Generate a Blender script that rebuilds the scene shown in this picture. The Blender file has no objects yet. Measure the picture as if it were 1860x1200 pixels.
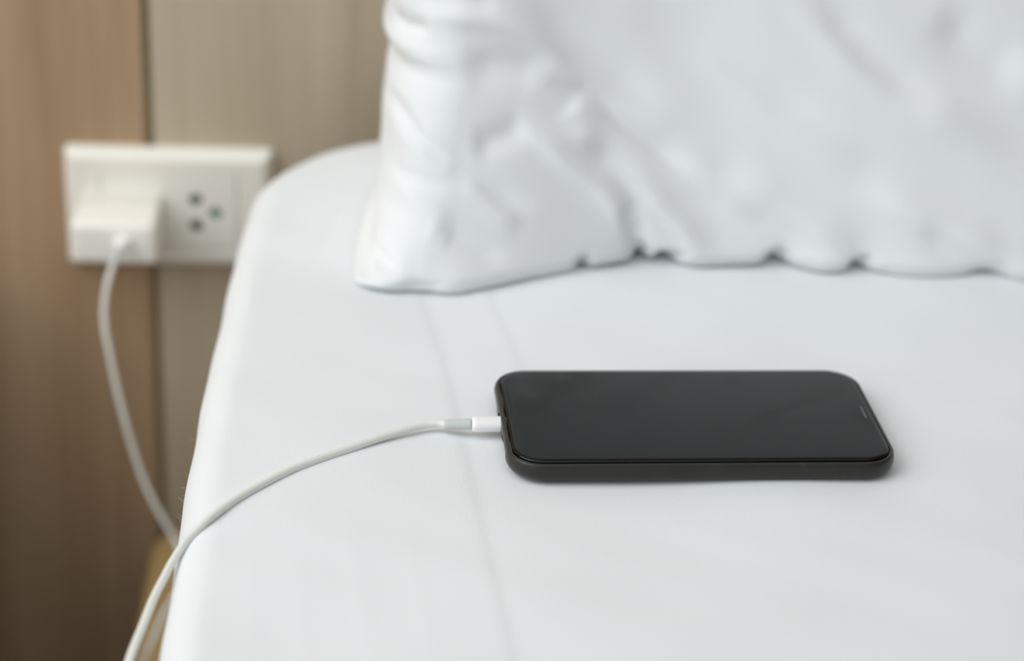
import bpy, bmesh, math, random
import numpy as np
from mathutils import Vector, Matrix

S = bpy.context.scene
COL = S.collection
random.seed(3)
rng = np.random.default_rng(5)

# ------------------------------------------------------------------ camera, world, lights, exposure
# metres; the top of the mattress is z = 0, the bedroom floor z = -0.5, the headboard wall stands at y = WY
WY = 0.3584
FLOOR = -0.5
cam_d = bpy.data.cameras.new('camera'); cam = bpy.data.objects.new('camera', cam_d); COL.objects.link(cam)
S.camera = cam
cam_d.sensor_fit = 'HORIZONTAL'; cam_d.sensor_width = 36.0
cam_d.lens = 3569.65 / 1860 * 36.0
cam_d.clip_start = 0.02; cam_d.clip_end = 50
yaw, pitch, roll = -0.0863022, 0.46849622, 0.05593493
r0 = Vector((math.cos(yaw), math.sin(yaw), 0)); f0 = Vector((-math.sin(yaw), math.cos(yaw), 0))
F = f0 * math.cos(pitch) - Vector((0, 0, math.sin(pitch))); U0 = r0.cross(F)
Rv = r0 * math.cos(roll) + U0 * math.sin(roll); Uv = U0 * math.cos(roll) - r0 * math.sin(roll)
Mx = Matrix((Rv, Uv, -F)).transposed().to_4x4()
Mx.translation = Vector((-0.12796003, -0.65716166, 0.37691206))
cam.matrix_world = Mx
cam_d.dof.use_dof = True
cam_d.dof.focus_distance = 0.725
cam_d.dof.aperture_fstop = 4.4
cam_d.dof.aperture_blades = 0

w = bpy.data.worlds.new('room_daylight'); S.world = w; w.use_nodes = True
bg = w.node_tree.nodes['Background']
bg.inputs['Color'].default_value = (0.93, 0.97, 1.0, 1); bg.inputs['Strength'].default_value = 0.655

def area(name, loc, target, sx, sy, power, color):
    l = bpy.data.lights.new(name, 'AREA'); l.shape = 'RECTANGLE'; l.size = sx; l.size_y = sy
    l.energy = power; l.color = color
    o = bpy.data.objects.new(name, l); COL.objects.link(o); o.location = loc
    o.rotation_euler = (Vector(target) - Vector(loc)).to_track_quat('-Z', 'Y').to_euler()
    return o
area('window_light', (-1.20, -0.34, 1.02), (0.0, 0.1, 0.0), 1.2, 1.1, 11.5, (0.95, 0.98, 1.0))
area('overhead_fill', (-0.6, -0.35, 1.75), (-0.3, -0.2, 0.0), 1.3, 1.3, 5, (0.97, 0.99, 1.0))  # added overhead fill: brightens the bed top and softens the phone's shadow
lp = bpy.data.lights.new('bedside_lamp_light', 'POINT'); lp.energy = 0.30; lp.color = (1.0, 0.62, 0.28); lp.shadow_soft_size = 0.05
lo = bpy.data.objects.new('bedside_lamp_light', lp); COL.objects.link(lo); lo.location = (-0.55, 0.25, 0.02)

vs = S.view_settings
S.display_settings.display_device = 'sRGB'
vs.view_transform = 'Standard'; vs.look = 'None'; vs.gamma = 1.0; vs.use_curve_mapping = False
vs.exposure = 0.13

# ------------------------------------------------------------------ helpers
def srgb(r, g, b):
    c = lambda v: (v / 255 / 12.92) if v <= 10 else ((v / 255 + 0.055) / 1.055) ** 2.4
    return (c(r), c(g), c(b), 1)

def mat(name, col, rough=0.5, spec=0.5, **kw):
    m = bpy.data.materials.new(name); m.use_nodes = True
    b = m.node_tree.nodes['Principled BSDF']
    b.inputs['Base Color'].default_value = col; b.inputs['Roughness'].default_value = rough
    b.inputs['Specular IOR Level'].default_value = spec
    for k, v in kw.items(): b.inputs[k].default_value = v
    return m

def nd(m, t, **kw):
    n = m.node_tree.nodes.new(t)
    for k, v in kw.items(): setattr(n, k, v)
    return n

def lk(m, a, b): m.node_tree.links.new(a, b)

def noise(m, scale, detail=3, vec_scale=(1, 1, 1), rough=0.5):
    tc = nd(m, 'ShaderNodeTexCoord'); mp = nd(m, 'ShaderNodeMapping'); mp.inputs['Scale'].default_value = vec_scale
    n = nd(m, 'ShaderNodeTexNoise'); n.inputs['Scale'].default_value = scale
    n.inputs['Detail'].default_value = detail; n.inputs['Roughness'].default_value = rough
    lk(m, tc.outputs['Object'], mp.inputs['Vector']); lk(m, mp.outputs['Vector'], n.inputs['Vector'])
    return n

def ramp(m, fac, stops):
    r = nd(m, 'ShaderNodeValToRGB'); e = r.color_ramp.elements
    while len(e) < len(stops): e.new(0.5)
    for i, (p, c) in enumerate(stops): e[i].position = p; e[i].color = c
    lk(m, fac, r.inputs['Fac']); return r

def bump(m, height, dist, strength=1.0):
    b = nd(m, 'ShaderNodeBump'); b.inputs['Distance'].default_value = dist; b.inputs['Strength'].default_value = strength
    lk(m, height, b.inputs['Height']); lk(m, b.outputs['Normal'], m.node_tree.nodes['Principled BSDF'].inputs['Normal'])
    return b

def mesh_obj(name, me, material, parent=None, smooth=True):
    o = bpy.data.objects.new(name, me); COL.objects.link(o)
    if material: me.materials.append(material)
    if parent: o.parent = parent
    if smooth: me.polygons.foreach_set('use_smooth', [True] * len(me.polygons))
    return o

def grid_mesh(name, P, close_u=False):
    """P: (n, m, 3) array of points, faces between neighbours (close_u closes the second axis)."""
    n, m = P.shape[:2]
    me = bpy.data.meshes.new(name)
    i = np.arange(n - 1)[:, None]; j = np.arange(m if close_u else m - 1)[None, :]
    j2 = (j + 1) % m
    q = np.stack([i * m + j, i * m + j2, (i + 1) * m + j2, (i + 1) * m + j], -1).reshape(-1, 4)
    me.vertices.add(n * m); me.vertices.foreach_set('co', P.reshape(-1).astype(np.float32))
    me.loops.add(len(q) * 4); me.loops.foreach_set('vertex_index', q.reshape(-1).astype(np.int32))
    me.polygons.add(len(q)); me.polygons.foreach_set('loop_start', np.arange(0, len(q) * 4, 4, dtype=np.int32))
    me.update(calc_edges=True); me.validate()
    return me

def bm_mesh(name, bm):
    me = bpy.data.meshes.new(name); bmesh.ops.recalc_face_normals(bm, faces=bm.faces); bm.to_mesh(me); bm.free(); return me

def box_bm(x0, x1, y0, y1, z0, z1, bevel=0, seg=3, bm=None):
    bm = bm or bmesh.new()
    vs_ = [bm.verts.new((x, y, z)) for x in (x0, x1) for y in (y0, y1) for z in (z0, z1)]
    fs = [(0, 1, 3, 2), (4, 6, 7, 5), (0, 4, 5, 1), (2, 3, 7, 6), (0, 2, 6, 4), (1, 5, 7, 3)]
    faces = [bm.faces.new([vs_[k] for k in f]) for f in fs]
    if bevel:
        ed = list({e for f in faces for e in f.edges})
        bmesh.ops.bevel(bm, geom=ed, offset=bevel, segments=seg, profile=0.5, affect='EDGES')
    return bm

def rrect(hw, hd, r, n=10):
    """rounded rectangle, counter-clockwise, as (x, y, nx, ny)"""
    out = []
    for k, (sx, sy) in enumerate(((1, 1), (-1, 1), (-1, -1), (1, -1))):
        for t in range(n + 1):
            a = math.radians(90 * k + 90 * t / n)
            out.append((sx * (hw - r) + r * math.cos(a), sy * (hd - r) + r * math.sin(a), math.cos(a), math.sin(a)))
    return out

def sweep_rrect(hw, hd, r, profile, n=10, cap_first=False, cap_last=False, closed=False):
    """profile: (offset outward, z) swept round a rounded rectangle"""
    bm = bmesh.new(); rings = []
    for off, z in profile:                      # inward offsets past the corner radius keep a tiny radius
        path = rrect(hw + off, hd + off, max(r + off, 0.0002), n)
        rings.append([bm.verts.new((x, y, z)) for x, y, nx, ny in path])
    m = len(path); pr = list(zip(rings[:-1], rings[1:])) + ([(rings[-1], rings[0])] if closed else [])
    for a, b in pr:
        for i in range(m): bm.faces.new((a[i], a[(i + 1) % m], b[(i + 1) % m], b[i]))
    if cap_first: bm.faces.new(rings[0][::-1])
    if cap_last: bm.faces.new(rings[-1])
    return bm

def catmull(pts, sub=8):
    P = [np.array(p, float) for p in pts]; P = [2 * P[0] - P[1]] + P + [2 * P[-1] - P[-2]]
    out = []
    for i in range(1, len(P) - 2):
        for s in range(sub):
            t = s / sub; a, b, c, d = P[i - 1:i + 3]
            out.append(0.5 * (2 * b + (c - a) * t + (2 * a - 5 * b + 4 * c - d) * t * t + (-a + 3 * b - 3 * c + d) * t ** 3))
    out.append(P[-2]); return np.array(out)

def tube_mesh(name, path, radius, n=14, cap=True, squash=(1, 1), up=(0, 0, 1)):
    """tube along path; radius may be a list; squash = (sideways, upwards) factors"""
    path = np.asarray(path, float); L = len(path)
    rad = np.full(L, radius) if np.isscalar(radius) else np.asarray(radius)
    T = np.gradient(path, axis=0); T /= np.linalg.norm(T, axis=1)[:, None]
    up = np.array(up, float); N = None; rings = []
    for k in range(L):
        if N is None: N = up - T[k] * up.dot(T[k])
        else: N = N - T[k] * N.dot(T[k])
        N = N / np.linalg.norm(N); B = np.cross(T[k], N)
        a = np.linspace(0, 2 * np.pi, n, endpoint=False)
        rings.append(path[k] + rad[k] * (np.cos(a)[:, None] * B * squash[0] + np.sin(a)[:, None] * N * squash[1]))
    me = grid_mesh(name, np.array(rings), close_u=True)
    if cap:
        bm = bmesh.new(); bm.from_mesh(me); bm.verts.ensure_lookup_table()
        bm.faces.new([bm.verts[i] for i in range(n)][::-1]); bm.faces.new([bm.verts[(L - 1) * n + i] for i in range(n)])
        bmesh.ops.recalc_face_normals(bm, faces=bm.faces); bm.to_mesh(me); bm.free()
    return me

def thing(name, label, cat, loc=(0, 0, 0), rz=0):
    o = bpy.data.objects.new(name, None); COL.objects.link(o); o.location = loc; o.rotation_euler = (0, 0, rz)
    o.empty_display_size = 0.02; o['label'] = label; o['category'] = cat; return o

def seg_dist(X, Z, poly, signed=False):
    """distance of every (X, Z) to a polyline, and the position 0..1 along it (and which side: + = left of travel)"""
    best = np.full(X.shape, 1e9); par = np.zeros(X.shape); side = np.zeros(X.shape)
    P = np.array(poly, float); seg = np.linalg.norm(np.diff(P, axis=0), axis=1); cum = np.concatenate([[0], np.cumsum(seg)])
    for k in range(len(P) - 1):
        a, b = P[k], P[k + 1]; d = b - a
        t = np.clip(((X - a[0]) * d[0] + (Z - a[1]) * d[1]) / (d @ d), 0, 1)
        dd = np.hypot(X - a[0] - t * d[0], Z - a[1] - t * d[1]); m = dd < best
        best[m] = dd[m]; par[m] = ((cum[k] + t * seg[k]) / cum[-1])[m]
        if signed: side[m] = ((d[0] * (Z - a[1]) - d[1] * (X - a[0])) / seg[k])[m]
    return (best, par, side) if signed else (best, par)

def smooth_noise(X, Y, terms):
    h = np.zeros(X.shape)
    for amp, wl, ang, ph in terms:
        h += amp * np.sin((X * math.cos(ang) + Y * math.sin(ang)) * 2 * math.pi / wl + ph + 1.3 * np.sin(Y * 2 * math.pi / (wl * 2.7) + ph * 2))
    return h

# ------------------------------------------------------------------ materials
# laminated oak wall
def make_wood(name, c0, c1, c2):
    wood = mat(name, c1, 0.45, 0.4)
    na = noise(wood, 1.0, 5, (26, 26, 1.1), 0.6); nb = noise(wood, 1.0, 4, (160, 160, 5.0), 0.65)
    mixn = nd(wood, 'ShaderNodeMix'); mixn.inputs[0].default_value = 0.3
    lk(wood, na.outputs['Fac'], mixn.inputs[2]); lk(wood, nb.outputs['Fac'], mixn.inputs[3])
    rp = ramp(wood, mixn.outputs[0], [(0.32, c0), (0.5, c1), (0.70, c2)])
    lk(wood, rp.outputs['Color'], wood.node_tree.nodes['Principled BSDF'].inputs['Base Color'])
    bump(wood, nb.outputs['Fac'], 0.0003, 0.3)
    return wood
wood = make_wood('greyed_oak_laminate', srgb(172, 157, 134), srgb(187, 173, 150), srgb(197, 185, 163))
wood_warm = make_wood('warm_oak_laminate', srgb(160, 132, 102), srgb(176, 149, 119), srgb(188, 164, 135))
groove_mat = mat('wall_backing_board', srgb(146, 136, 104), 0.8, 0.2)
floor_mat = mat('dark_wood_floor', srgb(70, 52, 38), 0.5, 0.4)
nf = noise(floor_mat, 1.0, 4, (4, 50, 1))
lk(floor_mat, ramp(floor_mat, nf.outputs['Fac'], [(0.3, srgb(58, 42, 30)), (0.7, srgb(84, 63, 46))]).outputs['Color'],
   floor_mat.node_tree.nodes['Principled BSDF'].inputs['Base Color'])
beech = mat('light_beech_veneer', srgb(188, 158, 104), 0.5, 0.4)
nbb = noise(beech, 1.0, 4, (60, 2, 60))
lk(beech, ramp(beech, nbb.outputs['Fac'], [(0.3, srgb(178, 148, 96)), (0.7, srgb(198, 168, 114))]).outputs['Color'],
   beech.node_tree.nodes['Principled BSDF'].inputs['Base Color'])

def linen(name, col):
    m = mat(name, col, 0.85, 0.2)
    m.node_tree.nodes['Principled BSDF'].inputs['Sheen Weight'].default_value = 0.08
    tc = nd(m, 'ShaderNodeTexCoord')
    mp = nd(m, 'ShaderNodeMapping'); lk(m, tc.outputs['Object'], mp.inputs['Vector'])
    n = nd(m, 'ShaderNodeTexNoise'); n.inputs['Scale'].default_value = 900; n.inputs['Detail'].default_value = 2
    lk(m, mp.outputs['Vector'], n.inputs['Vector'])
    bump(m, n.outputs['Fac'], 0.0002, 0.35)
    return m
sheet_mat = linen('white_cotton_sheet', srgb(232, 235, 236))
pillow_mat = linen('white_cotton_pillowcase', srgb(233, 235, 235))

plate_mat = mat('cream_white_plastic', srgb(238, 235, 224), 0.35, 0.5)
module_mat = mat('cool_white_plastic', srgb(236, 235, 226), 0.35, 0.5)
adapter_mat = mat('white_glossy_plastic', srgb(247, 245, 236), 0.25, 0.5)
shutter_mat = mat('green_grey_socket_shutter', srgb(64, 84, 72), 0.5, 0.4)
shutter_pale = mat('pale_green_socket_shutter', srgb(108, 138, 122), 0.5, 0.4)
dark_hole = mat('dark_socket_hole', srgb(40, 44, 36), 0.6, 0.3)
port_mat = mat('grey_port_inside', srgb(110, 112, 102), 0.5, 0.4)

case_mat = mat('matte_grey_silicone', srgb(58, 57, 52), 0.40, 0.4)
case_mat.node_tree.nodes['Principled BSDF'].inputs['Sheen Weight'].default_value = 0.18
case_mat.node_tree.nodes['Principled BSDF'].inputs['Sheen Roughness'].default_value = 0.35
nc = noise(case_mat, 60, 5, (1, 1, 1), 0.65)
tcc = nd(case_mat, 'ShaderNodeTexCoord'); sp = nd(case_mat, 'ShaderNodeSeparateXYZ'); lk(case_mat, tcc.outputs['Object'], sp.inputs[0])
rc = ramp(case_mat, nc.outputs['Fac'], [(0.35, srgb(36, 36, 32)), (0.6, srgb(42, 42, 37)), (0.78, srgb(66, 66, 60))])
lk(case_mat, rc.outputs['Color'], case_mat.node_tree.nodes['Principled BSDF'].inputs['Base Color'])
screen_mat = mat('black_screen_glass', srgb(9, 9, 10), 0.06, 0.5, IOR=1.37)
frame_mat = mat('black_metal_frame', srgb(7, 7, 8), 0.35, 0.2)
ear_mat = mat('dark_grey_mesh', srgb(96, 96, 98), 0.5, 0.5)
cord_mat = mat('warm_white_rubber_cord', srgb(228, 230, 223), 0.45, 0.4)
boot_mat = mat('pale_grey_rubber_boot', srgb(200, 206, 202), 0.5, 0.4)
plug_mat = mat('bright_white_plastic_plug', srgb(244, 244, 242), 0.3, 0.5)

# ------------------------------------------------------------------ setting: wall of vertical panels, floor
wb = mesh_obj('wall_back', bm_mesh('wall_back', box_bm(-4, 4, WY + 0.0045, WY + 0.10, FLOOR, 1.9)), groove_mat, smooth=False)
wb['kind'] = 'structure'
seam_x = -0.2446
pw = 0.42
x = seam_x - 4 * pw
while x < 2.4:
    g = 0.0021
    p = mesh_obj('wall_panel', bm_mesh('wall_panel', box_bm(x + g, x + pw - g, WY, WY + 0.006, FLOOR, 1.9, 0.0012, 2)), wood_warm if x < seam_x - 0.1 else wood, wb, smooth=False)
    x += pw
wr = mesh_obj('unseen_wall_right', bm_mesh('unseen_wall_right', box_bm(0.95, 1.05, -3.2, WY, FLOOR, 1.9)), mat('beige_wall_paint', srgb(120, 108, 94), 0.7, 0.3), smooth=False)  # unseen wall, added in a dark tone to dim ambient light from the right
wr['kind'] = 'structure'
fl = mesh_obj('floor', bm_mesh('floor', box_bm(-4, 4, -5.0, WY + 0.10, FLOOR - 0.05, FLOOR)), floor_mat, smooth=False)
fl['kind'] = 'structure'

# ------------------------------------------------------------------ bed: fitted sheet over the mattress, beech base
bed = thing('bed', 'bed with smooth white fitted sheet and light wooden base beside the panelled wall', 'bed', (0.33, -0.7, FLOOR))
BL = Vector((0.33, -0.7, FLOOR))

XL, XR, YB, YF = -0.1912, 0.86, 0.3125, -1.65
ER, CR, SIDE = 0.015, 0.085, 0.20
def build_sheet():
    xs = np.concatenate([np.linspace(-0.46, -0.235, 24), np.linspace(-0.232, 0.27, 300)[0:], np.linspace(0.30, 1.12, 40)])
    ys = np.concatenate([np.linspace(-1.92, -0.40, 40), np.linspace(-0.38, 0.34, 330), np.linspace(0.35, 0.58, 24)])
    X, Y = np.meshgrid(xs, ys)
    cx, cy = (XL + XR) / 2, (YB + YF) / 2; hx, hy = (XR - XL) / 2, (YB - YF) / 2
    qx, qy = np.abs(X - cx) - (hx - CR), np.abs(Y - cy) - (hy - CR)
    sxg, syg = np.sign(X - cx), np.sign(Y - cy)
    ox, oy = np.maximum(qx, 0), np.maximum(qy, 0); ol = np.hypot(ox, oy)
    d = CR - (ol + np.minimum(np.maximum(qx, qy), 0))          # distance inside the outline
    nx = np.where(ol > 0, ox / np.maximum(ol, 1e-9), (qx > qy)) * sxg
    ny = np.where(ol > 0, oy / np.maximum(ol, 1e-9), (qx <= qy)) * syg
    bx, by = X + nx * d, Y + ny * d                             # nearest outline point
    s = ER - d                                                  # arc length down from the flat top
    ph = np.clip(s / ER, 0, np.pi / 2)
    inward = ER - ER * np.sin(ph); z = -ER * (1 - np.cos(ph))
    drop = np.clip(s - ER * np.pi / 2, 0, SIDE - ER); z = z - drop
    tuck = np.clip(s - ER * np.pi / 2 - (SIDE - ER), 0, 0.03)   # last rings turn under the mattress
    inward = inward + tuck - 0.002 * np.sin(np.clip(drop / 0.06, 0, np.pi))
    flat = d > ER
    PX = np.where(flat, X, bx - nx * inward); PY = np.where(flat, Y, by - ny * inward); PZ = np.where(flat, 0, z)
    # the edge is not quite straight: it draws in towards the headboard corner
    yy = [-2, -0.11, -0.035, 0.03, 0.07, 0.19, 0.235, 0.275, 0.6]; dx = [0, 0.0, -0.0006, 0.0, 0.0012, 0.0052, 0.0088, 0.0125, 0.013]
    fade = np.clip(1 - (PX - XL) / 0.25, 0, 1)
    PX = PX + np.interp(PY, yy, dx) * fade + smooth_noise(PY, PZ, [(0.0002, 0.09, 0, 0.4), (0.00015, 0.05, 0.3, 2)]) * fade
    top = np.clip(d / ER, 0, 1)
    # pressed creases that run along the bed
    def crease(poly, amp, wd, step):
        pv = np.array(poly); xc = np.interp(PY, pv[::-1, 1], pv[::-1, 0])
        u = PX - xc; inside = np.clip((pv[0, 1] + 0.01 - PY) / 0.03, 0, 1) * np.clip((PY - pv[-1, 1] + 0.01) / 0.03, 0, 1)
        return inside * (amp * np.exp(-(u / wd) ** 2) + step * 0.5 * (1 + np.tanh(u / wd)) * np.exp(-np.maximum(u, 0) / 0.025))
    H = crease([(-.1040, .14), (-.1017, .1152), (-.0967, .0785), (-.0921, .0398), (-.0898, .0127), (-.0870, -.0249), (-.0845, -.0595), (-.0809, -.1046), (-.0771, -.1478), (-.0750, -.19), (-.07, -.30)], 0.0, 0.0015, -0.00055)
    H += crease([(-.0735, .14), (-.0709, .1138), (-.0671, .0873), (-.0630, .0598), (-.0601, .0361)], 0.0, 0.0013, -0.00042)
    H += smooth_noise(PX, PY, [(0.00035, 0.16, 0.2, 0.3), (0.0003, 0.11, 1.1, 1.7), (0.00022, 0.075, -0.5, 4.0), (0.00012, 0.045, 0.9, 2.2)])
    # faint drag lines in the near left of the sheet, soft rumples at the right
    for a, b, am, wd in (((-.150, -.07), (-.140, -.20), .00028, .0028), ((-.132, -.05), (-.118, -.20), .00030, .003), ((-.112, -.06), (-.098, -.20), .00025, .003), ((-.165, -.06), (-.160, -.18), .00022, .0025),
                         ((.085, .045), (.165, -.01), .00045, .006), ((.11, .03), (.17, .02), .0004, .005), ((.10, -.09), (.16, -.14), .0006, .008), ((.12, -.05), (.17, -.11), .0005, .007), ((.02, -.10), (.09, -.17), .0003, .008)):
        dd, t = seg_dist(PX, PY, [a, b]); H += 0.35 * am * np.exp(-(dd / wd) ** 2) * np.sin(np.pi * np.clip(t, 0.02, 0.98))
    PZ = PZ + H * top
    PZ = PZ - 0.0012 * np.exp(-((PX / 0.085) ** 4 + (PY / 0.05) ** 4)) * top      # the phone presses in a little
    P = np.stack([PX, PY, PZ], -1) - np.array(BL)
    return mesh_obj('fitted_sheet', grid_mesh('fitted_sheet', P), sheet_mat, bed)
sheet_obj = build_sheet()
# solid mattress under the sheet closes it below
mt = sweep_rrect((XR - XL) / 2 - .014, (YB - YF) / 2 - .012, CR, [(-.02, -0.206), (0, -0.186), (0, -0.055), (-.02, -0.03)], 10, True, True)
for v in mt.verts: v.co += Vector(((XR + XL) / 2 + .004, (YB + YF) / 2 - .008, 0)) - BL
mesh_obj('mattress', bm_mesh('mattress', mt), sheet_mat, bed)
base = sweep_rrect((0.92 + 0.2487) / 2, (1.70 + 0.356) / 2, 0.03, [(-0.004, -0.36), (0, -0.356), (0, -0.274), (-0.004, -0.270), (-0.03, -0.270)], 10, True, True)
for v in base.verts: v.co += Vector(((0.92 - 0.2487) / 2, (0.356 - 1.70) / 2, 0)) - BL
mesh_obj('bed_base', bm_mesh('bed_base', base), beech, bed)
plat = box_bm(XL + .05 - BL.x, XR - .05 - BL.x, YF + .05 - BL.y, YB - .05 - BL.y, -0.272 - BL.z, -0.204 - BL.z, 0.01, 2)
mesh_obj('slatted_platform', bm_mesh('slatted_platform', plat), beech, bed)
for sx in (-0.19, 0.84):
    for sy in (0.26, -1.6):
        l = box_bm(sx - .03 - BL.x, sx + .03 - BL.x, sy - .03 - BL.y, sy + .03 - BL.y, 0, -0.359 - FLOOR, 0.004, 2)
        mesh_obj('leg', bm_mesh('leg', l), beech, bed)

# ------------------------------------------------------------------ unseen cabinet added left of the view to shade the gap beside the bed
cab_x0, cab_x1, cab_y0 = -0.83, -0.385, -0.06
nst = thing('shade_cabinet', 'unseen dark cabinet left of the socket, added to shade the lower wall', 'cabinet', ((cab_x0 + cab_x1) / 2, 0.14, FLOOR))
NL = Vector(nst.location)
def nbox(name, x0, x1, y0, y1, z0, z1, m):
    b = box_bm(x0 - NL.x, x1 - NL.x, y0 - NL.y, y1 - NL.y, z0 - NL.z, z1 - NL.z, 0.002, 2)
    return mesh_obj(name, bm_mesh(name, b), m, nst, smooth=False)
nbox('carcass', cab_x0, cab_x1, cab_y0 + 0.02, WY - 0.002, FLOOR + 0.03, -0.102, floor_mat)
nbox('top', cab_x0 - 0.004, cab_x1 + 0.004, cab_y0, WY - 0.002, -0.102, -0.08, floor_mat)
nbox('drawer', cab_x0 + 0.01, cab_x1 - 0.01, cab_y0 + 0.004, cab_y0 + 0.0195, -0.27, -0.112, floor_mat)
nbox('drawer', cab_x0 + 0.01, cab_x1 - 0.01, cab_y0 + 0.004, cab_y0 + 0.0195, -0.455, -0.275, floor_mat)
nbox('plinth', cab_x0 + 0.01, cab_x1 - 0.01, cab_y0 + 0.04, WY - 0.01, FLOOR, FLOOR + 0.0295, floor_mat)

# ------------------------------------------------------------------ pillow
YC = [(-0.2, 0.1139), (-0.1174, 0.1138), (-0.1090, 0.1141), (-0.0982, 0.1129), (-0.0863, 0.1123), (-0.0690, 0.1208), (-0.0538, 0.1287), (-0.0281, 0.1402), (-0.0149, 0.1466), (-0.0015, 0.1537), (0.0084, 0.1512), (0.0173, 0.1481), (0.0228, 0.1454), (0.0331, 0.1464), (0.0566, 0.1499), (0.0660, 0.1527), (0.0715, 0.1476), (0.0831, 0.1416), (0.0936, 0.1433), (0.1006, 0.1471), (0.1090, 0.1434), (0.1208, 0.1392), (0.1335, 0.1386), (0.1521, 0.1412), (0.1629, 0.1428), (0.1739, 0.1363), (0.24, 0.135), (0.5, 0.14)]
# left outline of the pillow: height, x
SIL = [(0, -0.1235), (0.0012, -0.1295), (0.0028, -0.1318), (0.0042, -0.1302), (0.0058, -0.1258), (0.008, -0.1238), (0.012, -0.1228), (0.015, -0.1226), (0.023, -0.1226), (0.03, -0.1222), (0.038, -0.1213), (0.0476, -0.1204), (0.0571, -0.1200), (0.0642, -0.1189), (0.0689, -0.1181), (0.0736, -0.1179), (0.0784, -0.1163), (0.0831, -0.1142), (0.0866, -0.1154), (0.0904, -0.1188), (0.0935, -0.1198), (0.0970, -0.1184), (0.1039, -0.1180), (0.1109, -0.1177), (0.15, -0.115), (0.22, -0.112), (0.30, -0.116), (0.36, -0.12), (0.40, -0.11)]
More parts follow.
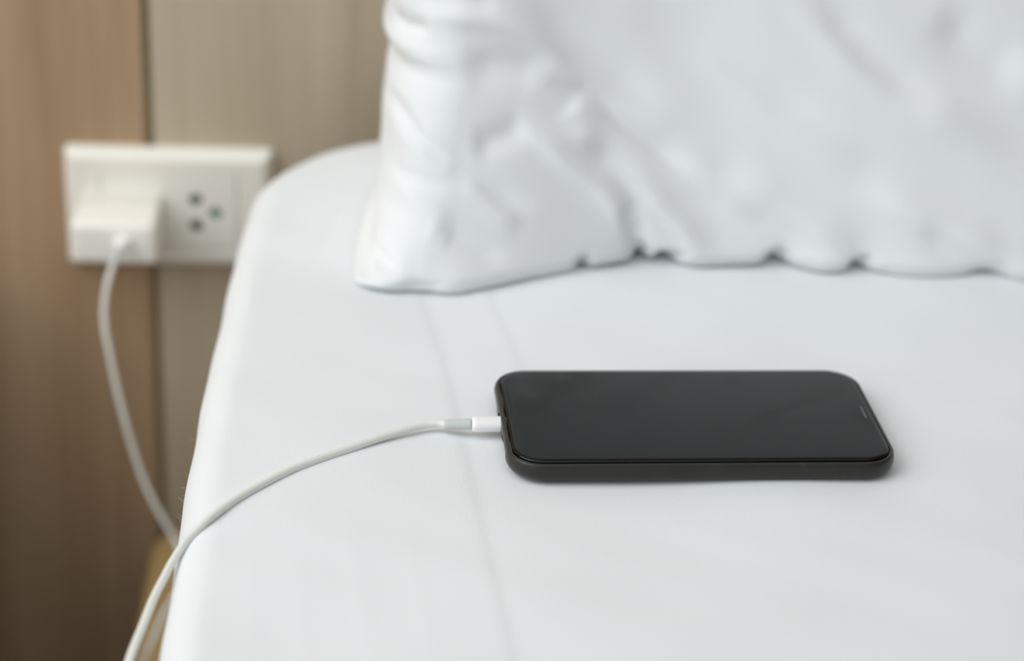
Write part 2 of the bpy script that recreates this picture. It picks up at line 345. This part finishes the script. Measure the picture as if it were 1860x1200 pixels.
# folds of the pillowcase: polyline of (x, height), amplitude, width above it, width below it  (plus = ridge, minus = trough)
FOLDS = [
 ([(-0.1174,0.1033),(-0.1081,0.1059),(-0.0957,0.1084),(-0.0799,0.1079),(-0.0639,0.1043),(-0.0491,0.0969),(-0.0389,0.0877),(-0.0319,0.0791)], 0.0015, 0.0060, 0.0045),
 ([(-0.1170,0.1004),(-0.1111,0.1013),(-0.1033,0.1031),(-0.0987,0.1042)], -0.0018, 0.0030, 0.0030),
 ([(-0.0874,0.0909),(-0.0779,0.0901),(-0.0651,0.0897),(-0.0537,0.0880),(-0.0454,0.0832)], -0.0016, 0.0060, 0.0080),
 ([(-0.0553,0.0866),(-0.0454,0.0820),(-0.0369,0.0784),(-0.0302,0.0765),(-0.0216,0.0721),(-0.0093,0.0627),(0.0047,0.0534),(0.0183,0.0444),(0.0302,0.0361)], -0.0020, 0.0040, 0.0038),
 ([(-0.0368,0.0748),(-0.0315,0.0667),(-0.0295,0.0575),(-0.0310,0.0516)], 0.0013, 0.0080, 0.0080),
 ([(-0.0344,0.0520),(-0.0259,0.0510),(-0.0155,0.0460),(-0.0049,0.0362),(0.0040,0.0264)], -0.0013, 0.0050, 0.0060),
 ([(-0.0225,0.0506),(-0.0138,0.0450),(-0.0031,0.0360),(0.0091,0.0249),(0.0194,0.0150),(0.0257,0.0057),(0.0276,-0.0013)], 0.0020, 0.0080, 0.0034),
 ([(-0.0628,0.0681),(-0.0562,0.0635),(-0.0478,0.0559),(-0.0376,0.0468),(-0.0237,0.0371),(-0.0158,0.0292),(-0.0112,0.0209),(-0.0074,0.0119)], 0.0021, 0.0080, 0.0032),
 ([(-0.0124,0.0310),(-0.0069,0.0226),(-0.0036,0.0137),(-0.0020,0.0062),(-0.0013,0.0017)], -0.0020, 0.0050, 0.0050),
 ([(-0.0547,0.0654),(-0.0595,0.0637),(-0.0675,0.0610),(-0.0754,0.0578),(-0.0818,0.0560)], -0.0014, 0.0060, 0.0060),
 ([(-0.1009,0.0634),(-0.0929,0.0571),(-0.0816,0.0471),(-0.0652,0.0362),(-0.0503,0.0291)], -0.0011, 0.0050, 0.0050),
 ([(-0.0879,0.0475),(-0.0749,0.0362),(-0.0649,0.0280),(-0.0566,0.0221)], 0.0011, 0.0040, 0.0050),
 ([(-0.0977,0.0258),(-0.0929,0.0245),(-0.0873,0.0232),(-0.0743,0.0164),(-0.0612,0.0100)], -0.0010, 0.0032, 0.0045),
 ([(-0.1009,0.0264),(-0.0945,0.0230),(-0.0889,0.0193)], 0.0005, 0.0040, 0.0040),
 ([(-0.1191,0.0736),(-0.1120,0.0688),(-0.1040,0.0618),(-0.0960,0.0555),(-0.0880,0.0497)], -0.0011, 0.0026, 0.0040),
 ([(-0.1214,0.0684),(-0.1134,0.0614),(-0.1054,0.0558),(-0.0959,0.0489)], 0.0005, 0.0040, 0.0040),
 ([(-0.1202,0.0463),(-0.1115,0.0437),(-0.0989,0.0436),(-0.0878,0.0408)], -0.0007, 0.0030, 0.0040),
 ([(-0.1208,0.0396),(-0.1098,0.0379),(-0.0954,0.0311),(-0.0858,0.0266)], 0.0008, 0.0040, 0.0050),
 ([(0.0063,0.0534),(0.0217,0.0421),(0.0405,0.0300),(0.0560,0.0210)], 0.0015, 0.0100, 0.0050),
 ([(0.0332,0.0454),(0.0503,0.0348),(0.0693,0.0243),(0.0845,0.0158),(0.0948,0.0070),(0.0968,0.0008)], 0.0019, 0.0100, 0.0060),
 ([(0.0696,0.1225),(0.0816,0.1095),(0.0935,0.0980),(0.1054,0.0880),(0.1206,0.0782),(0.1376,0.0697)], -0.0024, 0.0090, 0.0090),
 ([(-0.0098,0.1201),(0.0110,0.1030),(0.0364,0.0868),(0.0620,0.0721),(0.0925,0.0535)], -0.0021, 0.0100, 0.0110),
 ([(0.0931,0.0411),(0.1100,0.0328),(0.1336,0.0231),(0.1557,0.0147),(0.1776,0.0110)], 0.0020, 0.0100, 0.0060),
 ([(0.1236,0.0242),(0.1374,0.0155),(0.1529,0.0067),(0.1615,0.0008)], -0.0015, 0.0060, 0.0060),
 ([(0.1285,0.1136),(0.1456,0.1007),(0.1643,0.0908),(0.1762,0.0852)], -0.0022, 0.0100, 0.0110),
 ([(-0.0026,0.1105),(0.0246,0.0912),(0.0520,0.0719),(0.0793,0.0558),(0.1046,0.0418)], 0.0017, 0.0100, 0.0080),
 ([(0.0564,0.1207),(0.0735,0.1075),(0.0940,0.0889),(0.1209,0.0736),(0.1716,0.0542)], 0.0020, 0.0110, 0.0080),
 ([(-0.0659,0.1183),(-0.0461,0.1055),(-0.0291,0.0935),(-0.0117,0.0812),(0.0092,0.0649)], -0.0019, 0.0090, 0.0100),
 ([(-0.1158,0.1058),(-0.1090,0.1112),(-0.1013,0.1174),(-0.0975,0.1219)], 0.0007, 0.0030, 0.0030),
 ([(-0.1012,0.1123),(-0.0880,0.1149),(-0.0689,0.1133)], -0.0008, 0.0040, 0.0040),
 ([(-0.0044,0.0238),(-0.0025,0.0112),(-0.0013,0.0025)], -0.0012, 0.0030, 0.0030),
 ([(0.0147,0.0079),(0.0158,0.0025)], -0.0016, 0.0030, 0.0050),
 ([(0.0582,0.0101),(0.0644,0.0023)], -0.0013, 0.0040, 0.0040),
 ([(0.0981,0.0087),(0.1009,0.0019)], -0.0013, 0.0050, 0.0050),
 ([(-0.0296,0.0103),(-0.0268,0.0030)], -0.0010, 0.0030, 0.0030),
 ([(-0.1234,0.0098),(-0.1187,0.0110),(-0.1132,0.0106)], -0.0012, 0.0030, 0.0030),
 ([(-0.1233,0.0068),(-0.1154,0.0056),(-0.1091,0.0066),(-0.1052,0.0090)], 0.0007, 0.0035, 0.0035),
 ([(-0.1289,0.0060),(-0.1257,0.0063),(-0.1233,0.0053)], -0.0009, 0.0020, 0.0020),
 ([(-0.1122,0.0035),(-0.1011,0.0025),(-0.0916,0.0020)], -0.0012, 0.0030, 0.0030),
 ([(-0.1220,0.0180),(-0.1172,0.0137),(-0.1092,0.0118),(-0.1044,0.0098)], 0.0005, 0.0040, 0.0030),
]
FOLD_SCALE = 1.65
def build_pillow():
    zs = np.concatenate([np.linspace(0.0, 0.13, 200), np.linspace(0.134, 0.40, 50)])
    XRt = 0.62
    yc_x = np.array([p[0] for p in YC]); yc_y = np.array([p[1] for p in YC])
    sz = np.array([p[0] for p in SIL]); sx = np.array([p[1] for p in SIL])
    def fine(z, a, b):            # smoothed table lookup
        return np.mean([np.interp(z + k, a, b) for k in np.linspace(-.0009, .0009, 7)], axis=0)
    # parameter round the outline: left end sweep then front then right then back
    tl = np.linspace(0, np.pi / 2, 60)
    front = np.concatenate([np.linspace(0, 0.5, 430)[:-1], np.linspace(0.5, 1, 60)])
    rows = []
    for z in zs:
        xl = float(fine(z, sz, sx)); xr = XRt - 0.02 * (z / 0.4)
        top = math.sqrt(max(0.0, 1 - max(0, (z - 0.30) / 0.1001) ** 2)) if z > 0.30 else 1.0
        lean = 0.40 * z + 0.20 * z * z
        yb = WY - 0.004 - 0.05 * max(0, (0.06 - z) / 0.06) ** 2
        rx = np.interp(z, [0, 0.006, 0.010, 0.03, 0.06, 0.12, 0.4], [0.012, 0.018, 0.024, 0.03, 0.032, 0.036, 0.05])
        ry = np.interp(z, [0, 0.006, 0.010, 0.03, 0.06, 0.12, 0.4], [0.008, 0.010, 0.022, 0.040, 0.046, 0.05, 0.06])
        under = 0.006 * max(0, 1 - z / 0.008) ** 2
        def cav(xx): return sum(a * np.exp(-((xx - c) / w_) ** 2) for c, a, w_ in ((-.0012, .015, .0030), (.0105, .012, .0050), (-.0285, .008, .0028), (.0625, .009, .0050), (.1000, .008, .0040), (.160, .006, .008)))
        def yf(xx): return np.mean([np.interp(xx + k, yc_x, yc_y) for k in np.linspace(-.004, .004, 7)], axis=0)
        blend = 1 - math.exp(-z / 0.010); blend2 = 1 - math.exp(-z / 0.035)
        def yw(xx): return np.mean([np.interp(xx + k, yc_x, yc_y) for k in np.linspace(-.045, .045, 31)], axis=0)
        ymean = 0.138
        base = lambda xx: (yf(xx) - yw(xx)) * (1 - blend) + yw(xx) * (1 - 0.55 * blend2) + 0.55 * blend2 * (0.134 + 0.06 * (xx + 0.02)) + lean + under + cav(xx) * max(0, 1 - z / 0.010)
        xf = xl + rx + (xr - 0.06 - xl - rx) * front
        yfr = base(xf)
        y0 = base(np.array([xl + rx]))[0]
        # left cap: quarter ellipse from the seam (behind) to the front
        lx = xl + rx - rx * np.cos(tl); s0 = (base(np.array([xl + rx + .006]))[0] - y0) / .006; ly = y0 + ry - ry * np.sin(tl) + s0 * (lx - xl - rx) * np.sin(tl)
        # shoulder: pull the front back a little near the end so that it rolls over
        yend = yfr[-1]
        tr = np.linspace(np.pi / 2, -np.pi / 2, 40)[1:]
        rc_ = (yb - yend) / 2
        rxx = xr - 0.06 + 0.06 * np.cos(tr); ryy = yend + rc_ - rc_ * np.sin(tr)
        bk = np.linspace(1, 0, 60)[1:]
        bx_ = xl + 0.03 + (xr - 0.06 - xl - 0.03) * bk; by_ = np.full(bk.shape, yb)
        ta = np.linspace(0, 1, 26)[1:-1]
        cxx = xl + 0.03 * (1 - ta) ** 2; cyy = yb + (y0 + ry - yb) * ta
        rx_all = np.concatenate([lx, xf[1:], rxx, bx_, cxx]); ry_all = np.concatenate([ly, yfr[1:], ryy, by_, cyy])
        if top < 1:
            ry_all = (yb + y0) / 2 + 0.02 + (ry_all - (yb + y0) / 2 - 0.02) * max(top, 0.02)
        rows.append(np.stack([rx_all, ry_all, np.full(rx_all.shape, z)], -1))
    P = np.array(rows)
    # normals of the undisplaced surface
    du = np.roll(P, -1, 1) - np.roll(P, 1, 1); dv = np.gradient(P, axis=0)
    N = np.cross(du, dv); N /= np.maximum(np.linalg.norm(N, axis=2)[..., None], 1e-9)
    X, Z = P[..., 0], P[..., 2]
    H = np.zeros(X.shape)
    facing = np.clip((-N[..., 1] + 0.35) / 0.8, 0, 1); facing = facing ** 2 * (3 - 2 * facing)
    sm = lambda v: np.clip(v, 0, 1) ** 2 * (3 - 2 * np.clip(v, 0, 1))
    vis = np.where((Z < 0.15) & (X < 0.24) & (facing > 0))          # only the part that carries sculpted folds
    xv, zv = X[vis], Z[vis]; hv = np.zeros(xv.shape)
    for poly, amp, wu, wl in FOLDS:
        pl = catmull([(a, b, 0) for a, b in poly], 5)[:, :2]
        d, t, u = seg_dist(xv, zv, pl, True)
        k = 0.5 + 0.5 * np.tanh(u / 0.0012)                          # soft switch from the lower to the upper flank
        fd = 0.34 if len(poly) > 3 and abs(poly[0][0] - poly[-1][0]) > .035 else 0.3
        hv += amp * (k * np.exp(-(d / wu) ** 2) + (1 - k) * np.exp(-(d / wl) ** 2)) * sm(t / fd) * sm((1 - t) / fd)
    H[vis] += FOLD_SCALE * hv
    for _ in range(3):                                               # soften the kinks between folds
        H[1:-1] = 0.5 * H[1:-1] + 0.25 * (H[2:] + H[:-2]); H = 0.5 * H + 0.25 * (np.roll(H, 1, 1) + np.roll(H, -1, 1))
    H += smooth_noise(X, Z, [(0.0014, 0.11, 0.9, 0.5), (0.0006, 0.066, 0.95, 2.1)]) * np.clip(Z / 0.03, 0, 1)
    P = P + N * (H * facing)[..., None]
    P[..., 2] = np.maximum(P[..., 2], 0.0002)
    P[..., 1] = np.minimum(P[..., 1], WY - 0.002)
    P[..., 2] += 0.0006
    me = grid_mesh('pillow', P, close_u=True)
    bm = bmesh.new(); bm.from_mesh(me); bm.verts.ensure_lookup_table(); m = P.shape[1]
    bm.faces.new([bm.verts[i] for i in range(m)]); bm.faces.new([bm.verts[(len(zs) - 1) * m + i] for i in range(m)])
    bmesh.ops.recalc_face_normals(bm, faces=bm.faces); bm.to_mesh(me); bm.free()
    o = mesh_obj('pillow', me, pillow_mat)
    o['label'] = 'large white crumpled pillow propped on the bed against the wooden wall'; o['category'] = 'pillow'
    return o
build_pillow()

# ------------------------------------------------------------------ wall socket
sx0, sx1, sz0, sz1 = -0.2908, -0.1775, -0.0985, -0.0290
scx, scz = (sx0 + sx1) / 2, (sz0 + sz1) / 2
sock = thing('power_socket', 'cream double wall socket plate on the wooden wall beside the bed', 'socket', (scx, WY, scz))
hw, hd = (sx1 - sx0) / 2, (sz1 - sz0) / 2
bm = sweep_rrect(hw, hd, 0.003, [(0, 0), (0, 0.004), (-0.0012, 0.0068), (-0.0045, 0.0095), (-0.0058, 0.0098)], 6, True, False)
top = [v for v in bm.verts if abs(v.co.z - 0.0098) < 1e-6]
# flat rim with an opening for the insert
ihw, ihd = 0.0375, 0.0225
me_rim = sweep_rrect(ihw, ihd, 0.0015, [(0.0, 0.0080), (0.0, 0.0098)], 6)
bm.free()
prof = [(0, 0), (0, 0.004), (-0.0012, 0.0068), (-0.0045, 0.0095), (-0.0058, 0.0098)]
bm = sweep_rrect(hw, hd, 0.003, prof, 6, True, False)
outer = [v for v in bm.verts if abs(v.co.z - 0.0098) < 1e-6]
pin = rrect(ihw, ihd, 0.0015, 6)
inner = [bm.verts.new((x_, y_, 0.0098)) for x_, y_, _, _ in pin]
inner2 = [bm.verts.new((x_, y_, 0.0070)) for x_, y_, _, _ in pin]
m = len(inner)
for i in range(m):
    bm.faces.new((outer[i], outer[(i + 1) % m], inner[(i + 1) % m], inner[i]))
    bm.faces.new((inner[i], inner[(i + 1) % m], inner2[(i + 1) % m], inner2[i]))
bm.faces.new(inner2)
me_rim.free()
def wallwise(bm):                       # sweep's z becomes the direction out of the wall
    for v in bm.verts: v.co = Vector((v.co.x, -v.co.z, v.co.y))
    return bm
mesh_obj('faceplate', bm_mesh('faceplate', wallwise(bm)), plate_mat, sock, smooth=False)

def holed_module(cxm, hwm, hdm, holes, r=0.0036):
    """rounded insert with real round holes: a boolean baked into the mesh"""
    b = sweep_rrect(hwm, hdm, 0.0012, [(0, 0.0065), (0, 0.0092), (-0.0006, 0.0098)], 5, True, True)
    for v in b.verts: v.co.x += cxm
    o = mesh_obj('socket_insert', bm_mesh('socket_insert', wallwise(b)), module_mat, None, smooth=False)
    c = bmesh.new()
    for hx_, hz_ in holes:
        mtx = Matrix.Translation((hx_, -0.0095, hz_)) @ Matrix.Rotation(math.pi / 2, 4, 'X')
        bmesh.ops.create_cone(c, cap_ends=True, segments=28, radius1=r, radius2=r, depth=0.004, matrix=mtx)
    return carve(o, c)

def carve(o, cutter_bm):
    cm = bm_mesh('cutter', cutter_bm); co = bpy.data.objects.new('cutter', cm); COL.objects.link(co)
    md = o.modifiers.new('b', 'BOOLEAN'); md.operation = 'DIFFERENCE'; md.object = co; md.solver = 'EXACT'
    bpy.context.view_layer.update()
    dg = bpy.context.evaluated_depsgraph_get()
    new = bpy.data.meshes.new_from_object(o.evaluated_get(dg)); o.modifiers.clear()
    old = o.data; o.data = new; bpy.data.meshes.remove(old)
    bpy.data.objects.remove(co); bpy.data.meshes.remove(cm)
    return o
H3 = [(-0.2197 - scx, -0.0566 - scz), (-0.2195 - scx, -0.0721 - scz), (-0.2088 - scx, -0.0646 - scz)]
for cxm, holes in ((-0.0185, [(a - 0.0405, b - 0.006) for a, b in H3]), (0.0185, H3)):
    ins = holed_module(cxm, 0.0186, 0.0222, holes); ins.parent = sock
for (hx_, hz_), mm in zip(H3, (shutter_mat, dark_hole, shutter_pale)):
    c = bmesh.new()
    bmesh.ops.create_cone(c, cap_ends=True, segments=24, radius1=0.0035, radius2=0.0035, depth=0.0006,
                          matrix=Matrix.Translation((hx_, -0.0079, hz_)) @ Matrix.Rotation(math.pi / 2, 4, 'X'))
    mesh_obj('pin_hole', bm_mesh('pin_hole', c), mm, ins, smooth=False)

# ------------------------------------------------------------------ power adapter plugged into the left outlet
ax0, ax1, az0, az1 = -0.2825, -0.2375, -0.0783, -0.0540
ad = thing('power_adapter', 'white box charger plugged into the left half of the wall socket', 'charger', ((ax0 + ax1) / 2, WY - 0.0098, (az0 + az1) / 2))
hx_, hz_ = (ax1 - ax0) / 2, (az1 - az0) / 2
b = sweep_rrect(hx_, hz_, 0.0035, [(-0.0005, 0.0), (0, 0.0006), (0, 0.0372), (-0.0006, 0.0392), (-0.0020, 0.0404), (-0.0045, 0.0406)], 8, True, True)
house = mesh_obj('housing', bm_mesh('housing', wallwise(b)), adapter_mat, ad)
cut = sweep_rrect(0.0046, 0.0017, 0.0016, [(0, 0.036), (0, 0.042)], 6, True, True)
PX0, PZ0 = -0.2548 - (ax0 + ax1) / 2, -0.0632 - (az0 + az1) / 2
for v in cut.verts: v.co += Vector((PX0, PZ0, 0))
carve(house, wallwise(cut))
prt = sweep_rrect(0.0045, 0.0016, 0.0015, [(0, 0.0362), (0, 0.0368)], 6, True, True)
for v in prt.verts: v.co += Vector((PX0, PZ0, 0))
mesh_obj('charging_port', bm_mesh('charging_port', wallwise(prt)), port_mat, house, smooth=False)

# ------------------------------------------------------------------ smartphone in its case
PY_ = 0.03448546
ph_o = thing('smartphone', 'black smartphone with dark screen in grey case lying on white sheet', 'phone', (0, 0, 0), PY_)
GW, GD = 0.07125, 0.03475
def ph(name, bm, m, smooth=True, parent=None): return mesh_obj(name, bm_mesh(name, bm), m, parent or ph_o, smooth)
# metal body: rounded sides
ph('body', sweep_rrect(GW, GD, 0.0105, [(-0.002, 0.0008), (-0.0004, 0.0016), (0.0003, 0.0032), (0.0004, 0.0045), (0.0003, 0.0060), (-0.0002, 0.0072), (-0.0006, 0.0074)], 14, True, True), frame_mat)
# glass front with rolled edge
screen_o = ph('screen', sweep_rrect(GW, GD, 0.0105, [(-0.0002, 0.0068), (0.0005, 0.0072), (0.0006, 0.0076), (0.0004, 0.0080), (0.0, 0.00825), (-0.0006, 0.00842), (-0.0014, 0.0085)], 14, True, True), screen_mat)
ear = sweep_rrect(0.00035, 0.0046, 0.0003, [(0, 0.0084), (0, 0.00853)], 4, True, True)
for v in ear.verts: v.co += Vector((0.0686, 0.0004, 0))
ph('earpiece', ear, ear_mat, False, screen_o)
# soft case: tray with a rolled lip, hollow inside
cp = [(0.0008, 0.0064), (0.0009, 0.0072), (0.0012, 0.0076), (0.0017, 0.0077), (0.0022, 0.0075), (0.0026, 0.0068), (0.0029, 0.0054), (0.0030, 0.0040), (0.0027, 0.0024), (0.0019, 0.0010), (0.0006, 0.0001), (-0.0012, -0.0003)]
inn = [(-0.0012, 0.0007), (0.0004, 0.0014), (0.0007, 0.0030), (0.0007, 0.0060)]
cs = sweep_rrect(GW, GD, 0.0105, cp, 16, False, True)
ib = sweep_rrect(GW, GD, 0.0105, inn, 16, True, False)
# join the inner wall to the lip
tmp = bpy.data.meshes.new('tmp'); ib.to_mesh(tmp); nvo = len(cs.verts); cs.from_mesh(tmp); ib.free(); bpy.data.meshes.remove(tmp)
cs.verts.ensure_lookup_table(); m = 4 * 17
lip0 = [cs.verts[i] for i in range(m)]; in3 = [cs.verts[nvo + 3 * m + i] for i in range(m)]
for i in range(m): cs.faces.new((in3[i], in3[(i + 1) % m], lip0[(i + 1) % m], lip0[i]))
case = ph('case', cs, case_mat)
cb = bmesh.new()
def slot(y0, y1, z0, z1):
    b = sweep_rrect((y1 - y0) / 2, (z1 - z0) / 2, min((y1 - y0), (z1 - z0)) * 0.45, [(0, -0.0765), (0, -0.0705)], 6, True, True)
    for v in b.verts: v.co = Vector((v.co.z, v.co.x + (y0 + y1) / 2, v.co.y + (z0 + z1) / 2))
    t = bpy.data.meshes.new('t'); b.to_mesh(t); b.free(); cb.from_mesh(t); bpy.data.meshes.remove(t)
slot(-0.0085, 0.0045, 0.0000, 0.0064)
slot(-0.0265, -0.0115, 0.0014, 0.0052)
slot(0.0085, 0.0250, 0.0014, 0.0052)
carve(case, cb)
for p in case.data.polygons: p.use_smooth = True
try: case.data.set_sharp_from_angle(angle=math.radians(50))
except Exception: pass

# ------------------------------------------------------------------ charging cable
cab = thing('charging_cable', 'long white charging cable from the phone over bed edge to wall charger', 'cable', (-0.0845, 0, 0.0015))
off = np.array((-0.0845, 0, 0.0015))
CRAD = 0.00150
def cp_(name, path, rad, m, n=16, squash=(1, 1)):
    return mesh_obj(name, tube_mesh(name, np.asarray(path, float) - off, rad, n, True, squash), m, cab)
pa, pb = np.array([-0.0715, -0.0024, 0.0040]), np.array([-0.0848, -0.0027, 0.0039])
t = np.linspace(0, 1, 12)[:, None]
rr = np.full(12, 0.0031); rr[0] = 0.0026; rr[-1] = 0.0027
cp_('phone_plug', pa + (pb - pa) * t, rr, plug_mat, 24, (1.15, 0.92))
pc = np.array([-0.0952, -0.0016, 0.0030])
rb = np.full(12, 0.0021); rb[-1] = 0.0020
cp_('phone_end_boot', pb + (pc - pb) * t, rb, boot_mat, 20)
bed_path = [pc + np.array([0.001, 0, 0]), (-0.0985, -0.0004, 0.0027), (-.1051, -.0020, .0022), (-.1178, -.0090, .0018), (-0.1302, -0.0172, 0.0014), (-0.1424, -0.0256, 0.0013), (-0.1522, -0.0333, 0.0013), (-0.1618, -0.0432, 0.0013), (-0.1710, -0.0539, 0.0012), (-0.1798, -0.0669, 0.0009), (-0.1860, -0.0737, -0.0022), (-0.1888, -0.0789, -0.0040), (-0.1913, -0.0850, -0.0056), (-0.1930, -0.0913, -0.0066), (-0.1957, -0.1024, -0.0080), (-0.1981, -0.1181, -0.0092), (-0.2005, -0.1344, -0.0105)]
air = [(-.2030, -.158, -.016), (-.2065, -.182, -.030), (-.2115, -.200, -.058), (-.2200, -.215, -.11), (-.2350, -.195, -.19), (-.2550, -.14, -.28), (-.2700, -.05, -.365), (-.2780, .05, -.405), (-.2760, .13, -.392), (-.2650, .178, -.34), (-.2520, .190, -.295)]
back = [(-.2384, .195, -.2546), (-.2334, .2, -.2423), (-.2283, .21, -.2335), (-.2215, .222, -.2275), (-.2190, .236, -.2232), (-.2257, .25, -.2164), (-.2340, .255, -.2020), (-.2421, .259, -.1854), (-.2479, .262, -.1666), (-.2524, .264, -.1475), (-.2563, .267, -.1292), (-.2594, .270, -.1111), (-.2615, .273, -.0996), (-.2621, .277, -.0887), (-.2607, .281, -.0778), (-.2592, .2845, -.0722), (-.2579, .2875, -.0685)]
cp_('cord', catmull([tuple(p) for p in bed_path + air + back], 8), CRAD, cord_mat, 16)
e0, e1, e2 = np.array([-0.2548, WY - 0.047, -0.0632]), np.array([-0.2556, 0.2985, -0.0640]), np.array([-0.2581, 0.2870, -0.0691])
cp_('charger_plug', e0 + (e1 - e0) * t, np.concatenate([[0.0022], np.full(10, 0.0026), [0.0022]]), plug_mat, 20, (1.5, 0.95))
cp_('charger_end_boot', catmull([e1 + (e0 - e1) * 0.05, (e1 + e2) / 2 + np.array([0, -0.001, 0.0012]), e2], 6), 0.0020, boot_mat, 16)

# ------------------------------------------------------------------ loose cotton fibres standing off the sheet's edge
fb = bmesh.new()
for k in range(34):
    y = random.uniform(-0.115, -0.03) if k < 26 else random.uniform(-0.03, 0.12)
    z = random.uniform(-0.0165, -0.008)
    inn_ = ER - math.sqrt(max(0, ER * ER - (ER + z) ** 2)) if z > -ER else 0
    x0 = XL - 0.0003 + float(np.interp(y, [-0.11, -0.035, 0.03, 0.07, 0.19], [0, -0.0006, 0, 0.0012, 0.005])) + ER - math.sqrt(max(0.0, ER ** 2 - (ER + z) ** 2))
    p = np.array([x0, y, z]); d = np.array([-1.0, random.uniform(-.9, .9), random.uniform(-.3, .9)])
    ln = random.uniform(0.0008, 0.0024); pts_ = []
    cur = np.array([0, random.uniform(-1, 1), random.uniform(-.5, 1)])
    for q_ in range(5):
        f_ = q_ / 4; pts_.append(p + (d * f_ + cur * f_ * f_ * .8) * ln)
    r_ = 0.00004
    prev = None
    for pt in pts_:
        ring = [fb.verts.new(pt + r_ * np.array((0, math.cos(a), math.sin(a)))) for a in (0, 2.1, 4.2)]
        if prev:
            for i_ in range(3): fb.faces.new((prev[i_], prev[(i_ + 1) % 3], ring[(i_ + 1) % 3], ring[i_]))
        prev = ring
for v in fb.verts: v.co -= BL
lf = mesh_obj('loose_fibres', bm_mesh('loose_fibres', fb), sheet_mat, sheet_obj)
lf['kind'] = 'stuff'
